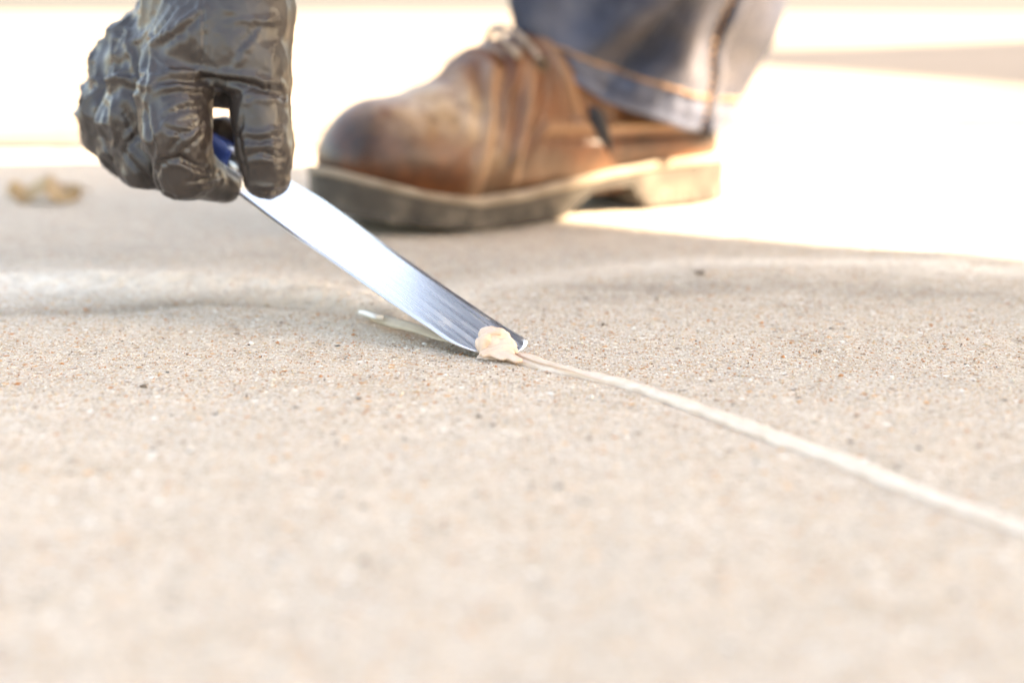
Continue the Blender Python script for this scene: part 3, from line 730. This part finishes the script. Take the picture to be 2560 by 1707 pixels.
    for pts, dep, wid in creases:
        L = densify(C(pts), 5.0); S = []
        for q in L:
            d2 = (pr[:, 0]-q[0])**2+(pr[:, 1]-q[1])**2; c = np.where((d2 < 64) & facing)[0]
            if len(c): S.append(P[c[np.argmin(pr[c, 2])]])
        if len(S) < 2: continue
        S = np.array(S); lo, hi = S.min(0)-.012, S.max(0)+.012
        w = np.where(((P > lo) & (P < hi)).all(1))[0]
        if not len(w): continue
        dd = np.full(len(w), 9.0)
        tpar = np.zeros(len(w))
        for i, a in enumerate(S):
            e = np.linalg.norm(P[w]-a, axis=1); kk = e < dd; dd[kk] = e[kk]; tpar[kk] = i/len(S)
        fade = np.sin(np.clip(tpar*.92+.06, 0, 1)*math.pi)**.5
        g = np.exp(-(dd/(wid*.001*.75))**2)
        if dep > 0: disp[w] += fade*dep*.001*(-.62*g + .30*np.exp(-((dd-wid*.0018)/(wid*.001))**2))
        else: disp[w] += fade*(-dep)*.001*.75*g
    # general crumple of loose rubber, running mostly down the hand
    Rm = np.stack([P[:, 0]*1.0, P[:, 1]*1.0, P[:, 2]*.45], -1)
    cr1 = 1-np.abs(2*fbm(Rm*85, 2, 81)-1)*1.6; cr2 = 1-np.abs(2*fbm(P*190, 2, 83)-1)*1.6
    left = np.clip((430-pr[:, 0])/150, 0, 1)
    disp *= 1.3
    rid = lambda f, sd: (1-np.abs(2*fbm(f, 2, sd)-1))**5
    Dg = np.stack([P[:, 0]*.8+P[:, 2]*.6, P[:, 1], (P[:, 2]*.8-P[:, 0]*.6)*.4], -1)
    disp += .0006*(cr1-.5)*(.5+left) + .0026*(rid(Rm*60, 85)-.25)*(.20+1.15*left) + .0022*(rid(Dg*95+5, 87)-.25)*(.2+1.2*left) + .0003*(cr2-.5)
    P = P+N*disp[:, None]
    P = smooth(P, Q, 1, .2)
    gl = mesh_obj('glove', P, Q, GLOVE.m, person); gl['label'] = 'black nitrile glove on the hand that grips the putty knife'
glove()

# --- boots
def sole_half(u, side):
    # half width of the sole at u; side +1 = towards the camera
    k = [(-.175, .004), (-.170, .020), (-.155, .031), (-.13, .037), (-.09, .0365), (-.05, .036), (0, .042), (.04, .049), (.07, .052), (.10, .049), (.122, .040), (.137, .026), (.144, .012), (.1455, .003)]
    return float(np.interp(u, [a for a, _ in k], [b for _, b in k]))
def toe_spring(u): return .012*np.clip((u-.045)/.10, 0, 1)**1.7
def boot(BL, parent, fine=True, label=None):
    us = np.concatenate([[-.175, -.1735, -.170], np.linspace(-.164, .132, 46), [.138, .142, .1445, .1455]])
    root = empty('boot', tuple(BL(0, 0, 0)-0), None, None); root.parent = parent; root.location = tuple(BL(0, 0, 0)-_wloc(parent))
    if label: root['label'] = label
    def slab_loft(zb, zt, grow, name, mat, prof=(0, .25, .75, 1), bul=(0, .0012, .0012, 0), bump=0):
        outline = [(u, sole_half(u, 1)+grow) for u in us]; loop = [(u+(grow if u > .14 else -grow if u < -.17 else 0), h) for u, h in outline]+[(u+(grow if u > .14 else -grow if u < -.17 else 0), -h) for u, h in outline[::-1]]
        V = []; n = len(loop)
        for f, b in zip(prof, bul):
            for u, h in loop:
                z = zb(u)*(1-f)+zt(u)*f; V.append(BL(u, h+math.copysign(b, h), z))
        Fc = [(r*n+i, r*n+(i+1) % n, (r+1)*n+(i+1) % n, (r+1)*n+i) for r in range(len(prof)-1) for i in range(n)]
        m = n//2; tp = (len(prof)-1)*n
        Fc += [(i, n-1-i, n-2-i, i+1) for i in range(m-1)]; Fc += [(tp+i, tp+i+1, tp+n-2-i, tp+n-1-i) for i in range(m-1)]
        return mesh_obj(name, V, Fc, mat, root)
    def zbot(u):
        arch = .016*np.clip((u+.085)/.012, 0, 1)*np.clip((-.012-u)/.028, 0, 1)
        return .0015+toe_spring(u)+arch
    def ztop(u): return float(np.interp(u, [-.175, -.09, -.03, .02, .06, .10, .145], [.029, .0275, .0215, .0165, .015, .0185, .025]))+toe_spring(u)
    slab_loft(zbot, ztop, 0.0, 'sole', SOLE.m, (0, .15, .35, .7, .9, 1), (-.003, 0, .0004, .001, .0006, -.001))
    slab_loft(lambda u: ztop(u)-.0006, lambda u: ztop(u)+.0042, .0012, 'welt', WELT.m, (0, .3, .7, 1), (-.0006, .0008, .0008, -.001))
    # tread blocks round the edge of the sole
    for side in (1, -1):
        for u in list(np.arange(-.005, .132, .0172))+list(np.arange(-.165, -.088, .0190)):
            h = sole_half(u, side)*side; h2 = sole_half(u+.004, side)*side
            T = np.array([.004, h2-h]); T = T/np.linalg.norm(T); nrm = np.array([-T[1], T[0]])*side; 
            V = []
            for du in (-.0058, .0058):
                for dn in (-.004, .0013):
                    for f in (0, 1):
                        c = np.array([u, h])+T*(du*(.85 if f == 0 else 1))+nrm*dn; zz = zbot(u)-.0008 if f == 0 else zbot(u)+.008
                        V.append(BL(c[0], c[1], zz))
            mesh_obj('tread_block', V, [(0, 1, 3, 2), (4, 6, 7, 5), (0, 4, 5, 1), (2, 3, 7, 6), (0, 2, 6, 4), (1, 5, 7, 3)], SOLE.m, root, smooth=False)
    # upper, modelled in boot space (u, v, w)
    h = .0017 if fine else .003
    F_ = Field((-.19, -.065, .012), (.155, .065, .185), h)
    cu = lambda a, b, ra, rb, k=.012, flat=None: F_.cone(a, b, ra, rb, k, flat=flat)
    fl = ((0, 1, 0), 1.22)
    cu((.096, 0, .042), (.075, 0, .043), .040, .043, .01, ((0, 0, 1), .82))       # toe cap
    cu((.104, 0, .034), (.08, 0, .034), .036, .043, .01, ((0, 0, 1), .7))
    cu((.085, 0, .043), (.03, 0, .045), .041, .046, .012, ((0, 0, 1), .78))
    cu((.098, 0, .050), (.05, 0, .053), .024, .028, .014)
    cu((.05, 0, .040), (-.05, 0, .040), .044, .038, .014)
    cu((-.05, 0, .040), (-.132, 0, .042), .038, .037, .014)
    cu((.045, 0, .050), (.012, 0, .074), .036, .036, .014)
    cu((.012, 0, .070), (-.050, 0, .106), .033, .032, .016)
    cu((-.045, 0, .085), (-.095, 0, .20), .036, .036, .016, ((0, 1, 0), .96))
    cu((-.080, 0, .08), (-.11, 0, .20), .040, .040, .016, ((0, 1, 0), .9))
    cu((-.120, 0, .05), (-.130, 0, .20), .036, .038, .016)
    F_.cut((0, 0, 1), .172)
    P, Q = F_.mesh(); P = smooth(P, Q, 3, .5)
    # keep the upper within the welt
    lim = np.array([max(sole_half(u, 1)-.002, .002) for u in np.clip(P[:, 0], -.172, .142)])
    low = np.clip((.055-P[:, 2])/.03, 0, 1); over = np.abs(P[:, 1]) > lim
    P[:, 1] = np.where(over, np.sign(P[:, 1])*(lim*low+np.abs(P[:, 1])*(1-low)), P[:, 1])
    P[:, 0] = np.clip(P[:, 0], -.171, .1415); P[:, 2] += toe_spring(P[:, 0])*.72
    N = normals(P, Q); d = np.zeros(len(P)); dust = np.zeros(len(P))
    def seam(pts, amp, wid, du=.0, both=True):
        nonlocal d, dust
        L = densify(pts, .002)                      # (u, w) line, on both sides
        dd = np.min(np.hypot(P[:, None, 0]-L[None, :, 0], P[:, None, 2]-L[None, :, 1]), axis=1)
        sidem = (np.abs(P[:, 1]) > .012)
        d += amp*np.exp(-(dd/wid)**2)*sidem; dust = np.maximum(dust, du*np.exp(-(dd/(wid*1.3))**2)*sidem)
    seam([(.030, .095), (.040, .075), (.052, .055), (.058, .035), (.060, .02)], .0032, .0040, .9)       # rear edge of the toe cap
    seam([(.008, .100), (.015, .075), (.028, .050), (.030, .028)], .0026, .0034, .7)
    seam([(.000, .060), (-.05, .057), (-.10, .056), (-.16, .055)], .0032, .0036, .8)                     # quarter seam
    seam([(-.002, .053), (-.05, .050), (-.10, .049), (-.16, .048)], -.0026, .003)
    seam([(-.012, .112), (-.022, .085), (-.030, .062)], .0030, .0034, .9); seam([(-.040, .112), (-.048, .085), (-.060, .060)], .0014, .0035, .5)
    crz = np.exp(-((P[:, 0]-.030)/.03)**2)*np.clip((P[:, 2]-.03)/.03, 0, 1)
    d += .0036*crz*np.sin(P[:, 0]*420+P[:, 2]*160+6*vnoise(P*40, 4))*.6
    d += .0018*(fbm(P*42, 3, 91)-.5)
    P2 = P+N*d[:, None]
    Wd = np.array([BL(*q) for q in P2]) if len(P2) < 400 else BL(0, 0, 0)+P2[:, :1]*(BL(1, 0, 0)-BL(0, 0, 0))+P2[:, 1:2]*(BL(0, 1, 0)-BL(0, 0, 0))+P2[:, 2:]*(BL(0, 0, 1)-BL(0, 0, 0))
    if np.dot(np.cross(BL(1, 0, 0)-BL(0, 0, 0), BL(0, 1, 0)-BL(0, 0, 0)), [0, 0, 1]) < 0: Q = Q[:, ::-1]
    up = mesh_obj('upper', Wd, Q, LEATHER.m, root)
    wear = np.exp(-((P[:, 0]-.082)/.032)**2-((P[:, 2]-.080)/.020)**2)*1.15 + .9*np.exp(-((P[:, 0]-.050)/.012)**2-((P[:, 2]-.060)/.025)**2)
    attr(up, 'wear', np.clip(wear, 0, 1)); attr(up, 'dust', np.clip(dust+.3*np.exp(-((P[:, 2]-.028)/.010)**2)*(P[:, 0] < .05), 0, 1))
    # tongue, laces and eyelets
    for i, (u, w, hw) in enumerate([(.030, .094, .022), (.018, .104, .022), (.006, .116, .022)]):
        ar = np.linspace(-1, 1, 13); L = [(u+.003*math.sin(a*2.2+i)-.007*abs(a)**2, hw*1.35*a, w+.006-.022*abs(a)**2.2) for a in ar]
        v, f = tube(np.array([BL(*q) for q in L]), .0022, 7); mesh_obj('lace', v, f, LACE.m, root)
        for sgn in (1, -1):
            c = (u-.008, sgn*hw*1.40, w-.017); ring = [(c[0]+.0042*math.cos(a), c[1]+sgn*.001, c[2]+.0042*math.sin(a)) for a in np.linspace(0, 2*math.pi, 13)]
            v, f = tube(np.array([BL(*q) for q in ring]), .0014, 6); mesh_obj('eyelet', v, f, BRASS.m, root)
    # bow knot on top of the tongue
    Lk = [(.010, .0, .118), (.018, .010, .122), (.022, .022, .116), (.016, .030, .105), (.012, .024, .110)]
    v, f = tube(spline(np.array([BL(*q) for q in Lk]), 24), .0020, 7); mesh_obj('lace', v, f, LACE.m, root)
    return root
boot(bl, person, True, 'scuffed brown leather work boot planted half in the sun')

# --- trousers: the leg seen in the picture is a draped tube, the rest goes on above the frame
def jeans_leg():
    nt, nr = 96, 64
    def hem_w(u): return np.interp(u, [-.18, -.16, -.10, -.045, -.02, .015], [.046, .046, .054, .073, .091, .116])
    th = np.linspace(0, 2*math.pi, nt, endpoint=False)
    ru = [(-.092, .073, .058), (-.097, .081, .061), (-.116, .100, .068), (-.150, .118, .076), (-.175, .105, .082), (-.20, .09, .085)]     # centre u, half length, half width
    rz = [0, .30, 1.0, 1.6, 2.4, 4.2]; zz = [None, .075, .145, .21, .32, .50]
    V = np.zeros((nr, nt, 3)); S = np.zeros((nr, nt))
    tt = np.linspace(0, 1, nr)**1.15*4.2
    for i, t in enumerate(tt):
        cu_, a, b = [np.interp(t, rz, [r[k] for r in ru]) for k in range(3)]
        u = cu_+a*np.cos(th); v = b*np.sign(np.sin(th))*np.abs(np.sin(th))**.85
        zh = hem_w(-.092+.073*np.cos(th)); zt = .50
        # height: follows the slanting hem at the bottom, level by the knee
        m_ = np.clip(t/2.4, 0, 1); m_ = m_*m_*(3-2*m_)
        zi = (zh+.095*t)*(1-m_) + np.interp(t, [0, 1, 1.6, 2.4, 4.2], [.07, .165, .225, .32, .50])*m_
        V[i, :, 0], V[i, :, 1], V[i, :, 2] = u, v, zi
    # drape folds
    Pm = V.reshape(-1, 3); T_ = np.repeat(tt, nt); TH = np.tile(th, nr)
    fold = .0085*np.sin(5*TH+T_*2.3+.5)*np.clip(T_/.6, .12, 1)+.0045*np.sin(3*TH-T_*3.1+2.0)*np.clip(T_/.6, 0, 1)
    # deep slanting fold on the near side
    s1 = Pm[:, 0]+1.05*(Pm[:, 2]-.10)+.055
    near = (Pm[:, 1] > 0)
    fold += near*np.clip(T_/.35, 0, 1)*(-.0165*np.exp(-(s1/.012)**2)+.0115*np.exp(-((s1-.026)/.014)**2)+.0075*np.exp(-((s1+.030)/.016)**2))
    fold += .0035*(fbm(Pm*38, 3, 95)-.5)*2*np.clip(T_/.3, .2, 1)
    puck = np.exp(-((T_-.17)/.10)**2)*.0024*np.sin(TH*34+3*vnoise(Pm*30, 5)); fold += puck
    cen = np.repeat(V.mean(1), nt, axis=0); D = Pm-cen; D[:, 2] = 0; D /= np.maximum(np.linalg.norm(D, axis=1), 1e-6)[:, None]
    Pm = Pm+D*fold[:, None]
    for ca, cb, R in ((-.045, -.095, .036), (-.080, -.11, .040), (-.120, -.130, .037)):      # cloth lies outside the boot shaft
        cu2 = np.interp(Pm[:, 2], [.085, .2], [ca, cb]); hv = np.sqrt(np.maximum((R+.004)**2-(Pm[:, 0]-cu2)**2, 0))+.002
        lowm = (Pm[:, 2] < .19)
        Pm[:, 1] = np.where(lowm & (np.abs(Pm[:, 0]-cu2) < R) & (np.abs(Pm[:, 1]) < hv), np.where(Pm[:, 1] >= 0, hv, -hv), Pm[:, 1])
    Wd = np.array([bl(*q) for q in Pm])
    Fc = np.array([(i*nt+j, i*nt+(j+1) % nt, (i+1)*nt+(j+1) % nt, (i+1)*nt+j) for i in range(nr-1) for j in range(nt)])[:, ::-1]
    root = mesh_obj('jeans', Wd, Fc, DENIM.m, person); root['label'] = 'faded blue denim jeans draped over the work boot'
    md = root.modifiers.new('cloth', 'SOLIDIFY'); md.thickness = .0020; md.offset = 0
    wear = .8*np.exp(-(T_/.05)**2)+.75*np.exp(-((T_-.17)/.06)**2)*(.4+.6*np.sin(TH*17)**2)+.35*np.exp(-(((TH-.45+math.pi) % (2*math.pi)-math.pi)/.35)**2)*np.exp(-((T_-.3)/.4)**2)
    attr(root, 'wear', np.clip(wear, 0, 1))
    G = Wd.reshape(nr, nt, 3); cg = G.mean(1)
    # hem stitching
    def out(p, i): e = p-cg[i]; e[2] = 0; return p+e/np.linalg.norm(e)*.0014
    ih = int(np.argmin(np.abs(tt-.24)))
    k = 0
    for j in range(nt):
        a, b = out(G[ih, j].copy(), ih), out(G[ih, (j+1) % nt].copy(), ih)
        for f0, f1 in ((.06, .44), (.56, .94)):
            v, f = tube(np.array([a+(b-a)*f0, a+(b-a)*(f0+f1)/2+np.array([0, 0, .0003]), a+(b-a)*f1]), .0016, 6); mesh_obj('stitch', v, f, THREAD.m, root)
    # side seam up the leg, a raised rope of felled denim with a stitch line
    js = int(round((math.radians(112))/(2*math.pi)*nt))
    line = np.array([out(G[i, js].copy(), i) for i in range(0, nr, 2)])
    v, f = tube(line, .0048+.0012*np.sin(np.arange(len(line))*1.9), 8); s = mesh_obj('side_seam', v, f, DENIM.m, root)
    for i in range(1, min(26, nr-1)):
        a, b = out(G[i, js-1].copy(), i), out(G[i+1, js-1].copy(), i+1)
        v, f = tube(np.array([a+(b-a)*.1, a+(b-a)*.5, a+(b-a)*.65]), .0015, 6); mesh_obj('stitch', v, f, THREAD.m, root)
    # a loose dark cord hanging from the hem against the boot
    pts = spline(np.array([at(1478, 270, 1.515), at(1495, 300, 1.508), at(1512, 345, 1.505), at(1526, 385, 1.505)]), 20)
    v, f = tube(pts, np.interp(np.linspace(0, 1, 20), [0, .25, .6, 1], [.0025, .0052, .0042, .0008]), 8); mesh_obj('hanging_cord', v, f, DARK.m, root)
    return G[-1].mean(0)
knee = jeans_leg()

# --- the rest of the person, above and beside the frame
def upper_person():
    kn_r = knee; hip_r = np.array([.49, 1.42, .58]); hip_l = np.array([.70, 1.36, .71]); kn_l = np.array([.74, 1.02, .67]); an_l = np.array([.76, .92, .10])
    F_ = Field((.02, .8, .05), (.92, 2.0, 1.0), .007)
    F_.chain([kn_r+np.array([0, 0, -.03]), hip_r], [.080, .10], .03); F_.chain([hip_l, kn_l, an_l], [.10, .075, .058], .03); F_.chain([hip_r, hip_l], [.135, .135], .04)
    F_.chain([(hip_r+hip_l)/2, (hip_r+hip_l)/2+np.array([-.03, -.10, .10])], [.15, .145], .04)
    P, Q = F_.mesh(); P = smooth(P, Q, 2); N = normals(P, Q); P = P+N*(.012*(fbm(P*14, 3, 99)-.5))[:, None]
    mesh_obj('trousers', P, Q, DENIM.m, person)
    sh_r = np.array([.12, 1.36, 1.00]); sh_l = np.array([.48, 1.20, 1.06]); pel = (hip_r+hip_l)/2; neck = np.array([.28, 1.22, 1.11])
    el_r = np.array([-.12, 1.36, .70]); wr_r = at(556, -330, 1.20); el_l = np.array([.66, 1.06, .86]); wr_l = np.array([.74, 1.04, .72])
    F_ = Field((-.3, .95, .35), (.95, 1.95, 1.4), .008)
    F_.chain([pel+np.array([-.02, -.06, .08]), (pel+neck)/2, (sh_r+sh_l)/2], [.145, .155, .15], .04); F_.chain([sh_r, sh_l], [.085, .085], .04)
    F_.chain([sh_r, (sh_r*.35+el_r*.65)], [.078, .066], .03); F_.chain([sh_l, (sh_l*.35+el_l*.65)], [.078, .066], .03)
    P, Q = F_.mesh(); P = smooth(P, Q, 2); mesh_obj('shirt', P, Q, SHIRT.m, person)
    F_ = Field((-.3, .85, .14), (.95, 1.7, 1.55), .007)
    F_.chain([sh_r, el_r, wr_r], [.055, .043, .0205], .02); F_.chain([sh_l, el_l, wr_l], [.055, .043, .030], .02); F_.chain([sh_r, sh_l], [.06, .06], .03)
    hd = neck+np.array([-.05, -.11, .13]); F_.chain([neck+np.array([0, 0, -.06]), neck+np.array([-.03, -.06, .06])], [.058, .055], .02)
    F_.chain([hd+np.array([0, .03, .03]), hd+np.array([-.01, -.02, -.05])], [.088, .066], .02); F_.ball(hd+np.array([-.03, -.10, -.02]), .014, .012)
    for sx in (-.08, .08): F_.ball(hd+np.array([sx, .02, .0]), .018, .008)
    F_.ball(hd+np.array([-.01, -.085, -.08]), .02, .012)
    hb = wr_l+np.array([.02, .02, -.07]); F_.chain([wr_l, hb], [.030, .038], .015)
    for k in range(4): F_.chain([hb+np.array([.03-.02*k, .01, -.03]), hb+np.array([.035-.022*k, .03, -.075]), hb+np.array([.03-.02*k, .05, -.095+.006*abs(k-1)])], [.0105, .0095, .0085], .004)
    F_.chain([hb+np.array([-.03, -.01, .0]), hb+np.array([-.05, -.02, -.04]), hb+np.array([-.045, -.01, -.07])], [.012, .0105, .009], .006)
    P, Q = F_.mesh(); P = smooth(P, Q, 1); mesh_obj('body', P, Q, SKIN.m, person)
    F_ = Field(hd-.16, hd+.17, .007); F_.chain([hd+np.array([.0, .05, .05]), hd+np.array([0, .0, .075])], [.092, .075], .02); F_.ball(hd+np.array([0, .06, -.01]), .075, .02)
    P, Q = F_.mesh(); P = smooth(P, Q, 1); P = P+.006*(fbm(P*60, 3, 5)-.5)[:, None]; mesh_obj('hair', P, Q, HAIR.m, person)
    O2 = np.array([.755, .90, 0]); a = math.radians(80); d2 = np.array([-math.cos(a), -math.sin(a), 0]); v2 = np.array([math.sin(a), -math.cos(a), 0])
    boot(lambda u, v, w: O2+u*d2+v*v2+w*BZ, person, False)
upper_person()

# ------------------------------------------------------------------ the canopy added off to the right, out of frame, to shade the work
def canopy():
    hz = 2.2; nrm = np.array([.58, .815, 0]); L = np.array([.815, -.58, 0]); off = np.array([SUN.x, SUN.y, 0])/SUN.z*hz
    e0 = np.array([*gp(1460, 550)[:2], 0])+off; Wd = 2.6; la, lb = -1.15, 3.2
    c = [e0+L*la, e0+L*lb, e0+L*lb-nrm*Wd, e0+L*la-nrm*Wd]
    base = (c[0]+c[2])/2; root = empty('shade_canopy', (base[0], base[1], 0), 'unseen timber canopy with a flat brown roof beside the slab', 'canopy')
    top = [q+np.array([0, 0, hz+.10]) for q in c]; bot = [q+np.array([0, 0, hz]) for q in c]
    mesh_obj('roof', top+bot, [(0, 3, 2, 1), (4, 5, 6, 7), (0, 1, 5, 4), (1, 2, 6, 5), (2, 3, 7, 6), (3, 0, 4, 7)], ROOFM.m, root, smooth=False)
    for p in (c[0]*.97+c[2]*.03, c[1]*.97+c[3]*.03, c[2]*.97+c[0]*.03, c[3]*.97+c[1]*.03):
        v, f = box((p[0], p[1], hz/2-.02), (.07, .07, hz+.02)); mesh_obj('post', v, f, WOOD.m, root, smooth=False)
canopy()

# ------------------------------------------------------------------ shed added out of frame on the right to shade the far driveway
def shade_shed():
    hz = 3.0; e1 = np.array([.577, -.816]); e2 = np.array([.816, .577]); c0 = np.array([.1, 3.24])+np.array([SUN.x, SUN.y])/SUN.z*hz
    R = np.array([[e1[0], e2[0], 0], [e1[1], e2[1], 0], [0, 0, 1]]); L1, L2 = 4.6, 2.6
    def w(u, v, z): return np.array([c0[0]+e1[0]*u+e2[0]*v, c0[1]+e1[1]*u+e2[1]*v, z])
    root = empty('shade_shed', w(L1/2, L2/2, 0), 'unseen small timber shed with a flat roof at the right of the driveway', 'shade_shed')
    def bx(name, u, v, z, su, sv, sz, m, par=root):
        V, f = box(w(u, v, z), (su, sv, sz), R); return mesh_obj(name, V, f, m, par, smooth=False)
    for k in range(12):                      # lapped boards, long and short walls
        z = -.05+.24*k+.12
        bx('board', L1/2, .02, z, L1, .03+.004*(k % 2), .236, WOOD.m); bx('board', L1/2, L2-.02, z, L1, .03, .236, WOOD.m)
        bx('board', .02, L2/2, z, .03, L2-.08, .236, WOOD.m); bx('board', L1-.02, L2/2, z, .03, L2-.08, .236, WOOD.m)
    bx('roof', L1/2, L2/2, hz-.06, L1, L2, .12, ROOFM.m)
    d = bx('door', L1*.4, -.02, 1.0, .85, .04, 2.0, HANDLE.m); bx('handle', L1*.4+.34, -.05, 1.0, .03, .03, .14, STEEL.m, d)
shade_shed()
